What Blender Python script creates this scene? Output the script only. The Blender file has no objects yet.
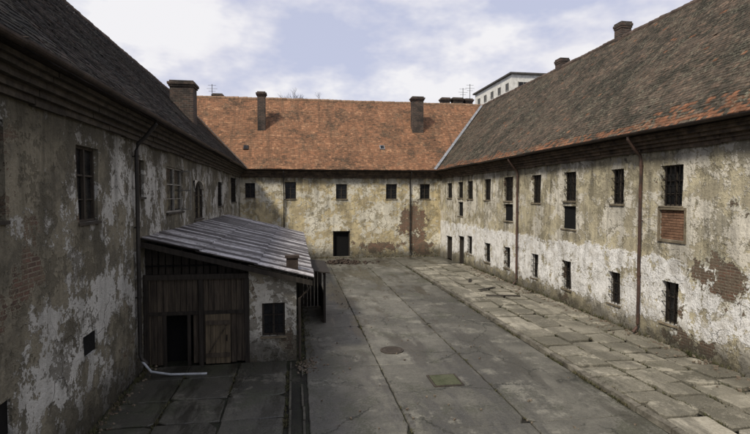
import bpy, math, random
from mathutils import Vector, Matrix, noise as mn
random.seed(7)
C = bpy.context.scene.collection
R = math.radians
sc = bpy.context.scene
sc.view_settings.view_transform='Standard'; sc.view_settings.look='None'; sc.view_settings.exposure=0

# ---------------- camera
CAM = Vector((0,0,4.9))
cd = bpy.data.cameras.new('camera'); cam = bpy.data.objects.new('camera', cd); C.objects.link(cam)
cd.lens=24; cd.sensor_width=36; cd.clip_end=2000; cd.clip_start=0.05
cam.location=CAM; cam.rotation_euler=(R(90-2.29),0,R(-9)); sc.camera=cam
RM = cam.rotation_euler.to_matrix()
def ray(u,v): return RM @ Vector(((u-375)/500,(217-v)/500,-1))
def hit(u,v,axis,val):
    d=ray(u,v); k=(val-CAM[axis])/d[axis]; return CAM+d*k
XL,XR,YB=-4.3,11.85,40.1
OV=.55; SW=6.55; ZE=7.08; ZR=13.7; TN=(ZR-ZE)/SW

# ---------------- mesh builder
class MB:
    def __init__(s): s.v=[]; s.f=[]; s.t=[]; s.w=[]
    def face(s,pts,t=0.5,w=0.0):
        i=len(s.v); s.v.extend([tuple(p) for p in pts]); s.f.append(tuple(range(i,i+len(pts)))); s.t.append(t); s.w.append(w)
    def hexa(s,p,t=0.5,w=0.0):   # p: 8 corners, 0-3 bottom ring, 4-7 top ring
        i=len(s.v); s.v.extend([tuple(q) for q in p])
        for q in ((3,2,1,0),(4,5,6,7),(0,1,5,4),(1,2,6,5),(2,3,7,6),(3,0,4,7)):
            s.f.append(tuple(i+k for k in q)); s.t.append(t); s.w.append(w)
    def box(s,x0,x1,y0,y1,z0,z1,t=0.5,w=0.0):
        s.hexa([(x0,y0,z0),(x1,y0,z0),(x1,y1,z0),(x0,y1,z0),(x0,y0,z1),(x1,y0,z1),(x1,y1,z1),(x0,y1,z1)],t,w)
    def bar(s,a,b,w,h,t=0.5,up=Vector((0,0,1))):
        a=Vector(a);b=Vector(b);d=(b-a).normalized()
        sd=d.cross(up)
        if sd.length<1e-3: sd=d.cross(Vector((1,0,0)))
        sd.normalize(); u2=sd.cross(d)
        sd=sd*w/2;u2=u2*h/2
        s.hexa([a-sd-u2,a+sd-u2,a+sd+u2,a-sd+u2,b-sd-u2,b+sd-u2,b+sd+u2,b-sd+u2],t)
    def tube(s,pts,r,n=8,t=0.5,r2=None):
        pts=[Vector(p) for p in pts]; rings=[]
        m=len(pts)
        for i,p in enumerate(pts):
            d=(pts[min(i+1,m-1)]-pts[max(i-1,0)]).normalized()
            a=d.cross(Vector((0.13,0.21,1)))
            if a.length<1e-2: a=d.cross(Vector((1,0,0)))
            if abs(d.z)>.97: a=d.cross(Vector((1,0,0)))
            a.normalize(); b=d.cross(a)
            rr=r if r2 is None else r+(r2-r)*i/(m-1)
            base=len(s.v)
            for k in range(n):
                an=2*math.pi*k/n; s.v.append(tuple(p+a*math.cos(an)*rr+b*math.sin(an)*rr))
            rings.append(base)
        for i in range(m-1):
            for k in range(n):
                s.f.append((rings[i]+k,rings[i]+(k+1)%n,rings[i+1]+(k+1)%n,rings[i+1]+k)); s.t.append(t); s.w.append(0)
        s.f.append(tuple(rings[0]+k for k in range(n))); s.t.append(t); s.w.append(0)
        s.f.append(tuple(rings[-1]+k for k in range(n))); s.t.append(t); s.w.append(0)
    def build(s,name,mat,parent=None,label=None,smooth=False):
        me=bpy.data.meshes.new(name); me.from_pydata(s.v,[],s.f); me.update()
        a=me.attributes.new('tint','FLOAT','FACE'); a.data.foreach_set('value',s.t)
        a=me.attributes.new('fresh','FLOAT','FACE'); a.data.foreach_set('value',s.w)
        if smooth: me.polygons.foreach_set('use_smooth',[True]*len(me.polygons))
        if mat: me.materials.append(mat)
        o=bpy.data.objects.new(name,me); C.objects.link(o)
        if parent:
            o.parent=parent
            if parent.type=='EMPTY': o.location=-parent.location
        if label: o['label']=label
        return o
def thing(name,label,cat,loc=(0,0,0),group=None):
    o=bpy.data.objects.new(name,None); C.objects.link(o); o.location=loc; o.empty_display_size=.3
    o['label']=label; o['category']=cat
    if group:o['group']=group
    return o
def tag(o,label,cat,group=None,kind=None):
    o['label']=label;o['category']=cat
    if group:o['group']=group
    if kind:o['kind']=kind
    return o
def near_attr(o,kind,ops):
    me=o.data; A=[];B=[]
    for v in me.vertices:
        u,z=(v.co.y,v.co.z) if kind in 'LR' else (v.co.x,v.co.z)
        n=0;s=0
        for a,b,c,d in ops:
            du=max(a-u,0,u-b); dz=max(c-z,0,z-d); n=max(n,1-math.hypot(du,dz)/.55)
            if z<c+.01 and z>c-1.7: s=max(s,(1-(c-z)/1.7)*max(0,1-du/.25))
        A.append(max(0,n));B.append(s)
    x=me.attributes.new('near','FLOAT','POINT'); x.data.foreach_set('value',A)
    x=me.attributes.new('below','FLOAT','POINT'); x.data.foreach_set('value',B)

# ---------------- facade frame
class F:
    def __init__(s,kind):
        s.k=kind
    def p(s,u,n,z):
        if s.k=='L': return Vector((XL+n,u,z))
        if s.k=='R': return Vector((XR-n,u,z))
        if s.k=='B': return Vector((u,YB-n,z))
        return Vector((u,15.0-n,z))       # shed front
    def px(s,u,v):
        a,val={'L':(0,XL),'R':(0,XR),'B':(1,YB),'S':(1,15.0)}[s.k]
        h=hit(u,v,a,val); return (h.x if s.k in 'BS' else h.y, h.z)
    def rect(s,ua,ub,va,vb):
        um=(ua+ub)/2; a=s.px(ua,(va+vb)/2)[0]; b=s.px(ub,(va+vb)/2)[0]
        z1=s.px(um,va)[1]; z0=s.px(um,vb)[1]
        return (min(a,b),max(a,b),max(z0,0.0),z1)
    def box(s,m,u0,u1,n0,n1,z0,z1,t=.5):
        P=s.p
        m.hexa([P(u0,n0,z0),P(u1,n0,z0),P(u1,n1,z0),P(u0,n1,z0),P(u0,n0,z1),P(u1,n0,z1),P(u1,n1,z1),P(u0,n1,z1)],t)
    def wall(s,m,u0,u1,z0,z1,ops,depth=.3,seed=0,amp=.035,stp=.27):
        us={u0,u1}; zs={z0,z1}
        for a,b,c,d in ops: us|={a,b}; zs|={c,d}
        def ref(S):
            S=sorted(S); o=[S[0]]
            for a,b in zip(S,S[1:]):
                if b-a<1e-5: continue
                n=max(1,math.ceil((b-a)/stp)); o+= [a+(b-a)*i/n for i in range(1,n+1)]
            return o
        U=ref(us);Z=ref(zs)
        dp=lambda u,z: amp*mn.noise(Vector((u*.7,z*.7,seed)))*1.2+.014*mn.noise(Vector((u*2.7,z*2.7,seed+9)))
        idx={}
        def V(i,j):
            if (i,j) not in idx:
                idx[(i,j)]=len(m.v); m.v.append(tuple(s.p(U[i],dp(U[i],Z[j]),Z[j])))
            return idx[(i,j)]
        def inside(u,z):
            return any(a<u<b and c<z<d for a,b,c,d in ops)
        cell={}
        for i in range(len(U)-1):
            for j in range(len(Z)-1):
                cell[(i,j)]=inside((U[i]+U[i+1])/2,(Z[j]+Z[j+1])/2)
        for (i,j),ins in cell.items():
            if not ins:
                m.f.append((V(i,j),V(i+1,j),V(i+1,j+1),V(i,j+1))); m.t.append(.5); m.w.append(0)
            else:
                for di,dj,e in ((-1,0,((i,j),(i,j+1))),(1,0,((i+1,j),(i+1,j+1))),(0,-1,((i,j),(i+1,j))),(0,1,((i,j+1),(i+1,j+1)))):
                    q=(i+di,j+dj)
                    if q in cell and cell[q]: continue
                    A,B=e
                    pts=[s.p(U[A[0]],dp(U[A[0]],Z[A[1]]),Z[A[1]]),s.p(U[B[0]],dp(U[B[0]],Z[B[1]]),Z[B[1]]),
                         s.p(U[B[0]],-depth,Z[B[1]]),s.p(U[A[0]],-depth,Z[A[1]])]
                    m.face(pts)
fL,fB,fR,fS=F('L'),F('B'),F('R'),F('S')

# ---------------- node helper
class N:
    def __init__(s,name,tree=None):
        if tree is None:
            s.m=bpy.data.materials.new(name); s.m.use_nodes=True; s.t=s.m.node_tree
            s.b=s.t.nodes['Principled BSDF']
        else: s.t=tree
        s._p=None
    def n(s,ty,**k):
        x=s.t.nodes.new(ty)
        for a,b in k.items(): setattr(x,a,b)
        return x
    def put(s,sock,val):
        if isinstance(val,bpy.types.NodeSocket): s.t.links.new(val,sock)
        elif isinstance(val,(tuple,list)):
            sock.default_value=tuple(val)+((1,) if len(val)==3 and len(sock.default_value)==4 else ())
        else: sock.default_value=val
    def pos(s):
        if not s._p: s._p=s.n('ShaderNodeNewGeometry').outputs['Position']
        return s._p
    def xyz(s):
        x=s.n('ShaderNodeSeparateXYZ'); s.put(x.inputs[0],s.pos()); return x.outputs
    def comb(s,a,b,c=0.0):
        x=s.n('ShaderNodeCombineXYZ'); s.put(x.inputs[0],a);s.put(x.inputs[1],b);s.put(x.inputs[2],c); return x.outputs[0]
    def scale(s,vec,sc_,off=(0,0,0)):
        x=s.n('ShaderNodeMapping'); s.put(x.inputs['Vector'],vec); x.inputs['Scale'].default_value=sc_; x.inputs['Location'].default_value=off; return x.outputs[0]
    def math(s,op,a,b=0.0,clamp=False):
        x=s.n('ShaderNodeMath',operation=op,use_clamp=clamp); s.put(x.inputs[0],a); s.put(x.inputs[1],b); return x.outputs[0]
    def noise(s,sc_,det=6,ro=.6,vec=None,off=None,dist=0.0):
        det=min(det,5) if sc_<4 else min(det,3)
        v=vec if vec is not None else s.pos()
        if off is not None: v=s.scale(v,(1,1,1),(off,off*1.7,off*.6))
        x=s.n('ShaderNodeTexNoise'); s.put(x.inputs['Vector'],v); x.inputs['Scale'].default_value=sc_; x.inputs['Detail'].default_value=det; x.inputs['Roughness'].default_value=ro; x.inputs['Distortion'].default_value=dist
        return x.outputs[0]
    def step(s,v,a,b,lo=0.0,hi=1.0):
        x=s.n('ShaderNodeMapRange'); s.put(x.inputs[0],v); x.inputs[1].default_value=a; x.inputs[2].default_value=b; x.inputs[3].default_value=lo; x.inputs[4].default_value=hi; return x.outputs[0]
    def mix(s,f,a,b,mode='MIX'):
        x=s.n('ShaderNodeMix',data_type='RGBA',blend_type=mode); s.put(x.inputs[0],f); s.put(x.inputs[6],a); s.put(x.inputs[7],b); return x.outputs[2]
    def attr(s,nm):
        x=s.n('ShaderNodeAttribute'); x.attribute_name=nm; return x.outputs['Fac']
    def bump(s,h,strength=.5,dist=.03,nrm=None):
        x=s.n('ShaderNodeBump'); s.put(x.inputs['Height'],h); x.inputs['Strength'].default_value=strength; x.inputs['Distance'].default_value=dist
        if nrm is not None: s.put(x.inputs['Normal'],nrm)
        return x.outputs[0]
    def spot(s,al,z,a0,z0,ra,rz_,amp):
        dx=s.math('MULTIPLY',s.math('SUBTRACT',al,a0),1/ra); dz=s.math('MULTIPLY',s.math('SUBTRACT',z,z0),1/rz_)
        d=s.math('ADD',s.math('MULTIPLY',dx,dx),s.math('MULTIPLY',dz,dz))
        return s.step(d,1.4,0,0,amp)
    def fin(s,col,rough=.9,nrm=None,spec=.3,metal=0.0):
        s.put(s.b.inputs['Base Color'],col); s.put(s.b.inputs['Roughness'],rough); s.b.inputs['Specular IOR Level'].default_value=spec; s.put(s.b.inputs['Metallic'],metal)
        if nrm is not None: s.put(s.b.inputs['Normal'],nrm)
        return s.m

def wall_mat(name,along,plA,plB,pale,palelo,bricklo,grime,band=None,wash=(.5,.49,.45),seed=0.0,spots=(),bk=((.20,.115,.08),(.13,.09,.068))):
    k=N(name); X=k.xyz(); al=X[1] if along=='y' else X[0]; z=X[2]
    near=k.attr('near'); below=k.attr('below')
    big=k.noise(.45,8,.62,off=seed+3)
    med=k.noise(1.9,8,.74,off=seed+11)
    fine=k.noise(14,3,.7,off=seed+1)
    vfine=k.noise(55,2,.6)
    col=k.mix(k.step(k.noise(.8,5,.7,off=seed+21),.44,.57),plA,plB)
    pm=k.math('ADD',k.math('ADD',k.math('MULTIPLY',big,.45),k.math('MULTIPLY',med,.43)),k.math('MULTIPLY',fine,.12))
    pm=k.math('ADD',pm,k.math('MULTIPLY',near,.02))
    pmask=k.step(pm,palelo,palelo+.016)
    col=k.mix(pmask,col,k.mix(k.step(med,.45,.7),pale,tuple(c*.75 for c in pale)))
    em=k.step(k.math('ADD',k.math('MULTIPLY',k.noise(1.1,5,.78,off=seed+40),.85),k.math('MULTIPLY',fine,.15)),.54,.555)
    col=k.mix(k.math('MULTIPLY',em,.72),col,tuple(c*.48 for c in plA))
    h=k.math('ADD',k.math('MULTIPLY',pmask,.8),k.math('MULTIPLY',em,-.8))
    bm=0.0
    if band:
        z0,z1=band
        nn=k.math('ADD',k.math('MULTIPLY',k.math('SUBTRACT',k.noise(.9,5,.78,off=seed+60),.5),2.2),k.math('MULTIPLY',k.math('SUBTRACT',fine,.5),.3))
        zz=k.math('ADD',z,nn)
        zz2=k.math('ADD',z,k.math('MULTIPLY',nn,.45))
        bm=k.math('MULTIPLY',k.step(zz,z0,z0+.08),k.step(zz2,z1,z1-.04))
        wear=k.step(k.math('ADD',k.math('ADD',k.math('MULTIPLY',k.noise(1.5,5,.78,off=seed+70),.85),k.math('MULTIPLY',fine,.15)),k.step(al,20,11,0,.02)),.575,.555)
        bm=k.math('MULTIPLY',bm,wear)
        wc=k.mix(k.step(k.noise(2.2,4,.7,off=seed+77),.45,.68),wash,tuple(c*f for c,f in zip(wash,(.66,.64,.60))))
        col=k.mix(k.math('MULTIPLY',bm,.96),col,wc); h=k.math('ADD',h,k.math('MULTIPLY',bm,.8))
    bv=k.comb(al,z,0)
    br=k.n('ShaderNodeTexBrick'); k.put(br.inputs['Vector'],bv)
    br.inputs['Scale'].default_value=1; br.inputs['Brick Width'].default_value=.29; br.inputs['Row Height'].default_value=.085; br.inputs['Mortar Size'].default_value=.014
    br.inputs['Color1'].default_value=bk[0]+(1,); br.inputs['Color2'].default_value=bk[1]+(1,); br.inputs['Mortar'].default_value=(.27,.235,.18,1); br.inputs['Mortar Smooth'].default_value=.3
    bcol=k.mix(k.step(k.math('ADD',k.math('MULTIPLY',med,.6),k.math('MULTIPLY',fine,.4)),.46,.56,0,.85),br.outputs[0],(.20,.165,.12))
    bn=k.math('ADD',k.math('ADD',k.math('MULTIPLY',big,-.35),k.math('MULTIPLY',k.noise(1.6,5,.78,off=seed+95),.55)),k.math('MULTIPLY',fine,.14))
    bn=k.math('ADD',bn,k.math('ADD',k.math('MULTIPLY',near,.06),.30))
    for sp in spots: bn=k.math('ADD',bn,k.spot(al,z,*sp))
    bmask=k.step(bn,bricklo,bricklo+.008)
    edge=k.math('MULTIPLY',k.step(bn,bricklo-.025,bricklo-.006),k.step(bn,bricklo+.001,bricklo))
    col=k.mix(k.math('MULTIPLY',edge,.6),col,tuple(min(.6,c*1.25) for c in plA))
    col=k.mix(bmask,col,bcol)
    h=k.math('ADD',k.math('MULTIPLY',h,k.math('SUBTRACT',1.0,bmask)),k.math('MULTIPLY',bmask,k.math('ADD',-2.4,k.math('MULTIPLY',br.outputs[1],-.6))))
    vv=k.n('ShaderNodeTexVoronoi',feature='DISTANCE_TO_EDGE'); wv=k.n('ShaderNodeVectorMath',operation='ADD'); 
    nz=k.n('ShaderNodeTexNoise'); k.put(nz.inputs[0],k.pos()); nz.inputs['Scale'].default_value=1.2; nz.inputs['Detail'].default_value=4
    k.put(wv.inputs[0],k.pos()); k.put(wv.inputs[1],nz.outputs[1]); k.put(vv.inputs['Vector'],wv.outputs[0]); vv.inputs['Scale'].default_value=.5
    cr=k.math('MULTIPLY',k.step(vv.outputs['Distance'],.007,.0),k.step(big,.53,.58))
    col=k.mix(k.math('MULTIPLY',cr,.6),col,(.05,.042,.035))
    sv=k.comb(k.math('MULTIPLY',al,2.6),k.math('MULTIPLY',z,.22),seed)
    sn=k.noise(1.0,5,.7,vec=sv)
    st=k.math('MULTIPLY',k.step(sn,.47,.64),k.step(z,1.5,6.6,.3,1.0))
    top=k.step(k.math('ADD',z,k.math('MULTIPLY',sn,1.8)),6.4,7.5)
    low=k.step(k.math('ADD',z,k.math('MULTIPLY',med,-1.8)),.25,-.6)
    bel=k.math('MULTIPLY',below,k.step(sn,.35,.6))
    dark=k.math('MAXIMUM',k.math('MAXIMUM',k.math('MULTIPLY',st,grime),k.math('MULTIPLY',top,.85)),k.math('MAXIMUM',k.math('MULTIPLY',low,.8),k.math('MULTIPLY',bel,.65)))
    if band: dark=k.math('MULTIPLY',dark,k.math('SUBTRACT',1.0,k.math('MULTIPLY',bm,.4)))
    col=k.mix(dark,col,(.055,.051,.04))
    col=k.mix(k.step(fine,.38,.7,0,.36),col,k.mix(1.0,col,(.5,.49,.46),'MULTIPLY'))
    col=k.mix(k.step(vfine,.58,.75,0,.22),col,(.08,.07,.055))
    h=k.math('ADD',h,k.math('MULTIPLY',fine,1.1)); h=k.math('ADD',h,k.math('MULTIPLY',med,1.4)); h=k.math('ADD',h,k.math('MULTIPLY',vfine,.3))
    h=k.math('SUBTRACT',h,cr)
    return k.fin(col,.93,k.bump(h,.8,.028),.1)

def tile_mat(name,c1,c2,c3,dirt,dlo,dhi,streak,fresh=(.36,.165,.09),seed=0,along='x',lichen=(.22,.21,.155),lamt=.6):
    k=N(name); t=k.attr('tint'); X=k.xyz()
    col=k.mix(k.step(t,.1,.6),c1,c2); col=k.mix(k.step(t,.75,1.0),col,c3)
    col=k.mix(k.attr('fresh'),col,k.mix(t,fresh,tuple(c*.55 for c in fresh)))
    a=X[0] if along=='x' else X[1]
    sv=k.comb(k.math('MULTIPLY',a,2.2),k.math('MULTIPLY',X[2],.14),seed)
    s1=k.step(k.noise(1.0,5,.72,vec=sv),.47,.66)
    f5=k.noise(3.5,5,.78,off=seed+4)
    d=k.step(k.math('ADD',k.math('MULTIPLY',k.noise(.5,5,.7,off=seed),.45),k.math('MULTIPLY',f5,.55)),dlo,dhi)
    d=k.math('MAXIMUM',d,k.math('MULTIPLY',s1,streak))
    d=k.math('MULTIPLY',d,k.math('SUBTRACT',1.0,k.math('MULTIPLY',k.attr('fresh'),.5)))
    col=k.mix(d,col,dirt)
    li=k.step(k.math('ADD',k.math('MULTIPLY',k.noise(10,3,.78,off=seed+8),.65),k.math('MULTIPLY',k.noise(1.1,4,.7,off=seed+18),.35)),.54,.60)
    col=k.mix(k.math('MULTIPLY',li,lamt),col,lichen)
    f3=k.noise(26,3,.6)
    col=k.mix(k.step(f3,.4,.7,0,.55),col,k.mix(1.0,col,(.35,.35,.35),'MULTIPLY'))
    return k.fin(col,.9,k.bump(f3,.6,.025),.12)

def conc_mat(name,base,dark,moss,mlo=.52,wet=True,crack=.6,seed=0,tv=.6,ml=.7):
    k=N(name); t=k.attr('tint')
    big=k.noise(.3,5,.66,off=seed); med=k.noise(1.6,5,.74,off=seed+6); fine=k.noise(18,3,.72)
    col=k.mix(k.step(big,.42,.58),base,dark)
    col=k.mix(k.step(med,.45,.63,0,.65),col,dark)
    col=k.mix(k.step(t,0,1,.0,tv),col,k.mix(1.0,col,(.30,.30,.28),'MULTIPLY'))
    pale=k.step(k.math('ADD',k.math('MULTIPLY',k.noise(.9,5,.8,off=seed+13),.85),k.math('MULTIPLY',fine,.15)),.54,.60)
    col=k.mix(k.math('MULTIPLY',pale,ml),col,tuple(min(1,c*1.6) for c in base))
    mo=k.step(k.math('ADD',k.math('MULTIPLY',k.noise(.55,5,.74,off=seed+30),.7),k.math('MULTIPLY',fine,.3)),mlo,mlo+.06)
    col=k.mix(k.math('MULTIPLY',mo,.7),col,moss)
    sv=k.scale(k.pos(),(1.1,.22,1),(seed,0,0)); s1=k.step(k.noise(.8,5,.72,vec=sv),.49,.58)
    col=k.mix(k.math('MULTIPLY',s1,.7),col,tuple(c*.42 for c in dark))
    vv=k.n('ShaderNodeTexVoronoi',feature='DISTANCE_TO_EDGE'); nz=k.n('ShaderNodeTexNoise'); k.put(nz.inputs[0],k.pos()); nz.inputs['Scale'].default_value=1.0; nz.inputs['Detail'].default_value=5; nz.inputs['Roughness'].default_value=.7
    wv=k.n('ShaderNodeVectorMath',operation='ADD'); k.put(wv.inputs[0],k.pos()); k.put(wv.inputs[1],nz.outputs[1]); k.put(vv.inputs['Vector'],wv.outputs[0]); vv.inputs['Scale'].default_value=.30
    cr=k.math('MULTIPLY',k.step(vv.outputs['Distance'],.010,.002),k.step(big,.46,.52))
    col=k.mix(k.math('MULTIPLY',cr,crack),col,(.02,.022,.014))
    col=k.mix(k.step(fine,.35,.68,0,.55),col,k.mix(1.0,col,(.45,.45,.42),'MULTIPLY'))
    grit=k.step(k.noise(60,2,.6),.60,.7,0,.35); col=k.mix(grit,col,tuple(min(1,c*1.7) for c in base))
    ro=k.step(s1,0,1,.62,.30) if wet else .85
    h=k.math('ADD',k.math('MULTIPLY',fine,.9),k.math('MULTIPLY',med,1.4)); h=k.math('SUBTRACT',h,cr)
    return k.fin(col,ro,k.bump(h,.55,.025),.5 if wet else .3)

def plain(name,col,rough=.7,var=.5,sc_=8,metal=0,spec=.3,stretch=None,second=None):
    k=N(name); v=k.scale(k.pos(),stretch) if stretch else None
    n1=k.noise(sc_,4,.7,vec=v); n2=k.noise(sc_*5,3,.65,vec=v)
    c=k.mix(k.step(n1,.35,.65),col,second or tuple(x*(1-var) for x in col))
    c=k.mix(k.step(k.attr('tint'),0,1,0,.5),c,k.mix(1.0,c,(.35,.35,.35),'MULTIPLY'))
    c=k.mix(k.step(n2,.4,.7,0,.5),c,k.mix(1.0,c,(.4,.4,.4),'MULTIPLY'))
    return k.fin(c,rough,k.bump(k.math('ADD',n1,n2),.4,.015),spec,metal)

def SP(fr,u,v,ra,rz_,amp):
    q=fr.px(u,v); return (q[0],q[1],ra,rz_,amp)
M={}
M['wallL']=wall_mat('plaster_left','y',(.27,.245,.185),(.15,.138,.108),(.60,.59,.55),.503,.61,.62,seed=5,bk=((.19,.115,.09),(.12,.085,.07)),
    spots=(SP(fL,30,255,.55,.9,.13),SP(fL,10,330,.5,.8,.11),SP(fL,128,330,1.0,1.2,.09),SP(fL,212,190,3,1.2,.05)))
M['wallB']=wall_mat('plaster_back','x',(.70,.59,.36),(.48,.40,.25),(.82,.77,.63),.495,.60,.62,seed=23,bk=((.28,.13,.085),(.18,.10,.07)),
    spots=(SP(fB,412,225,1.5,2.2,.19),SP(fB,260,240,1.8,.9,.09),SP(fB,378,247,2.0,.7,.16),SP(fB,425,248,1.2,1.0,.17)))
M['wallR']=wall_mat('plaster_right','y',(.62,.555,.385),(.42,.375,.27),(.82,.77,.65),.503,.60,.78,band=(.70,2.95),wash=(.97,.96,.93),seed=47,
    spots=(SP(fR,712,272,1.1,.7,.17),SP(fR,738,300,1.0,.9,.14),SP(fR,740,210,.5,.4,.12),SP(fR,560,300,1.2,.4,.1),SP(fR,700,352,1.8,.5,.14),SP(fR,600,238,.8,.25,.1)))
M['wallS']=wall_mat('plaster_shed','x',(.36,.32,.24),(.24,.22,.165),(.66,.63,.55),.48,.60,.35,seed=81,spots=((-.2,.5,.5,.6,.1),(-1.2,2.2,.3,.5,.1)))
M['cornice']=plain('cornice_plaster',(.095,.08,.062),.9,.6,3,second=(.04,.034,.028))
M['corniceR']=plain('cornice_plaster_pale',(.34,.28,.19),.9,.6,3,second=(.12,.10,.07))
M['corniceD']=plain('cornice_plaster_brown',(.17,.125,.085),.9,.6,2.5,second=(.05,.039,.03))
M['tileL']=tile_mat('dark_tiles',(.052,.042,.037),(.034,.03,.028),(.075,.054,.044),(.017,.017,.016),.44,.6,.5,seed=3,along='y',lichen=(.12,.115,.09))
M['tileB']=tile_mat('orange_tiles',(.36,.18,.10),(.26,.135,.078),(.46,.255,.145),(.095,.065,.045),.45,.60,.75,seed=9,along='x',lichen=(.28,.22,.145),lamt=.45)
M['tileR']=tile_mat('brown_tiles',(.165,.125,.093),(.11,.088,.068),(.23,.16,.115),(.046,.043,.033),.44,.56,.5,seed=15,along='y',lichen=(.26,.245,.175),lamt=.65)
M['under']=plain('roof_underlay',(.05,.035,.028),.95)
M['ridge']=plain('ridge_tiles',(.15,.11,.085),.9,.6,2)
M['ridgeO']=plain('orange_ridge_tiles',(.38,.24,.15),.9,.5,2)
M['zinc']=plain('zinc_sheet',(.46,.47,.48),.45,.4,3,metal=.3)
M['gutter']=plain('rusty_gutter',(.085,.062,.05),.6,.6,3,metal=.3,second=(.04,.032,.028))
M['pipeR']=plain('rusty_red_pipe',(.14,.08,.06),.6,.5,2,metal=.2,second=(.065,.048,.04))
M['pipeD']=plain('dark_pipe',(.06,.055,.05),.55,.5,2,metal=.3)
M['white']=plain('pale_plastic_pipe',(.62,.66,.70),.45,.3,4)
M['iron']=plain('wrought_iron',(.035,.03,.027),.7,.4,6,metal=.4)
M['wood']=plain('weathered_frame_wood',(.08,.065,.05),.8,.5,5,stretch=(4,4,.5))
M['woodpale']=plain('peeling_white_paint',(.46,.44,.39),.8,.5,6)
M['dark']=plain('unlit_interior',(.006,.006,.006),.9)
M['infill']=plain('brick_board_infill',(.30,.17,.105),.9,.5,3)
M['planks']=plain('weathered_planks',(.125,.10,.072),.85,.6,2.2,stretch=(5,5,.35),second=(.038,.030,.024))
M['plankdoor']=plain('yellowish_planks',(.21,.165,.105),.85,.6,2.2,stretch=(5,5,.35),second=(.10,.08,.055))
M['planksD']=plain('dark_planks',(.055,.046,.037),.85,.6,2.2,stretch=(5,5,.35))
k=N('chimney_brick'); X=k.xyz(); bv=k.comb(k.math('ADD',X[0],X[1]),X[2],0)
br=k.n('ShaderNodeTexBrick'); k.put(br.inputs['Vector'],bv); br.inputs['Scale'].default_value=1; br.inputs['Brick Width'].default_value=.3; br.inputs['Row Height'].default_value=.11; br.inputs['Mortar Size'].default_value=.016
br.inputs['Color1'].default_value=(.11,.068,.052,1); br.inputs['Color2'].default_value=(.045,.036,.031,1); br.inputs['Mortar'].default_value=(.12,.108,.09,1)
c=k.mix(k.step(k.noise(1.5,5,.7),.45,.65),br.outputs[0],(.04,.035,.031))
M['chim']=k.fin(c,.9,k.bump(k.math('ADD',k.noise(20,3,.6),k.math('MULTIPLY',br.outputs[1],-1.0)),.6,.02),.2)
M['soot']=plain('sooty_brick',(.085,.062,.05),.95,.5,6)
k=N('window_glass'); 
c=k.mix(k.step(k.noise(3,3,.6),.4,.65),(.010,.011,.012),(.02,.02,.02))
M['glass']=k.fin(c,k.step(k.noise(5,3,.6),.4,.7,.2,.6),k.bump(k.noise(1.5,2,.5),.15,.02),.25)
M['conc']=conc_mat('courtyard_concrete',(.195,.185,.152),(.10,.095,.078),(.062,.064,.038),.53,True,.85,seed=2,tv=.45,ml=.5)
M['slab']=conc_mat('pavement_slabs',(.46,.425,.345),(.28,.26,.205),(.11,.108,.07),.57,False,.25,seed=12,tv=.85,ml=.35)
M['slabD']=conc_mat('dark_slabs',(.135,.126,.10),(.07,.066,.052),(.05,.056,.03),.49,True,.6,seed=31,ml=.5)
M['soil']=conc_mat('soil',(.038,.034,.026),(.022,.02,.015),(.026,.032,.014),.47,False,.0,seed=71)
M['curb']=plain('kerb_stone',(.25,.23,.185),.9,.6,3,second=(.10,.09,.07))
M['cover']=plain('mossy_cover_concrete',(.12,.125,.075),.9,.6,3,second=(.07,.08,.04))
M['rail']=plain('dark_channel_stone',(.13,.12,.095),.9,.6,3,second=(.055,.052,.04))
k=N('corrugated_sheet'); t=k.attr('tint'); X=k.xyz()
sv=k.comb(k.math('MULTIPLY',X[0],.5),k.math('MULTIPLY',X[1],3.5),0)
st=k.noise(1.0,4,.7,vec=sv)
c=k.mix(k.step(k.math('ADD',k.math('MULTIPLY',t,.65),k.math('MULTIPLY',st,.5)),.50,.74),(.058,.052,.052),(.48,.46,.46)); c=k.mix(k.step(k.noise(1.3,5,.8),.49,.57,0,.65),c,(.05,.042,.038))
c=k.mix(k.step(k.noise(12,3,.7),.5,.7,0,.4),c,(.085,.06,.048))
M['corr']=k.fin(c,.5,k.bump(k.noise(20,3,.6),.3,.01),.35,.0)
M['grass']=plain('dry_grass',(.085,.095,.04),.9,.5,2,second=(.13,.11,.06))
M['stone']=plain('rubble_stone',(.26,.22,.165),.95,.6,4,second=(.15,.11,.08))
M['rust']=plain('rusty_metal',(.09,.072,.056),.8,.6,3,second=(.05,.042,.035))
M['heap']=plain('brick_rubble',(.11,.08,.06),.9,.6,3,second=(.06,.046,.038))
M['cream']=plain('cream_render',(.92,.90,.83),.9,.12,.6)
M['slabroof']=plain('flat_roof_edge',(.14,.13,.12),.8)
M['bark']=plain('bare_bark',(.09,.07,.055),.9)

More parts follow.
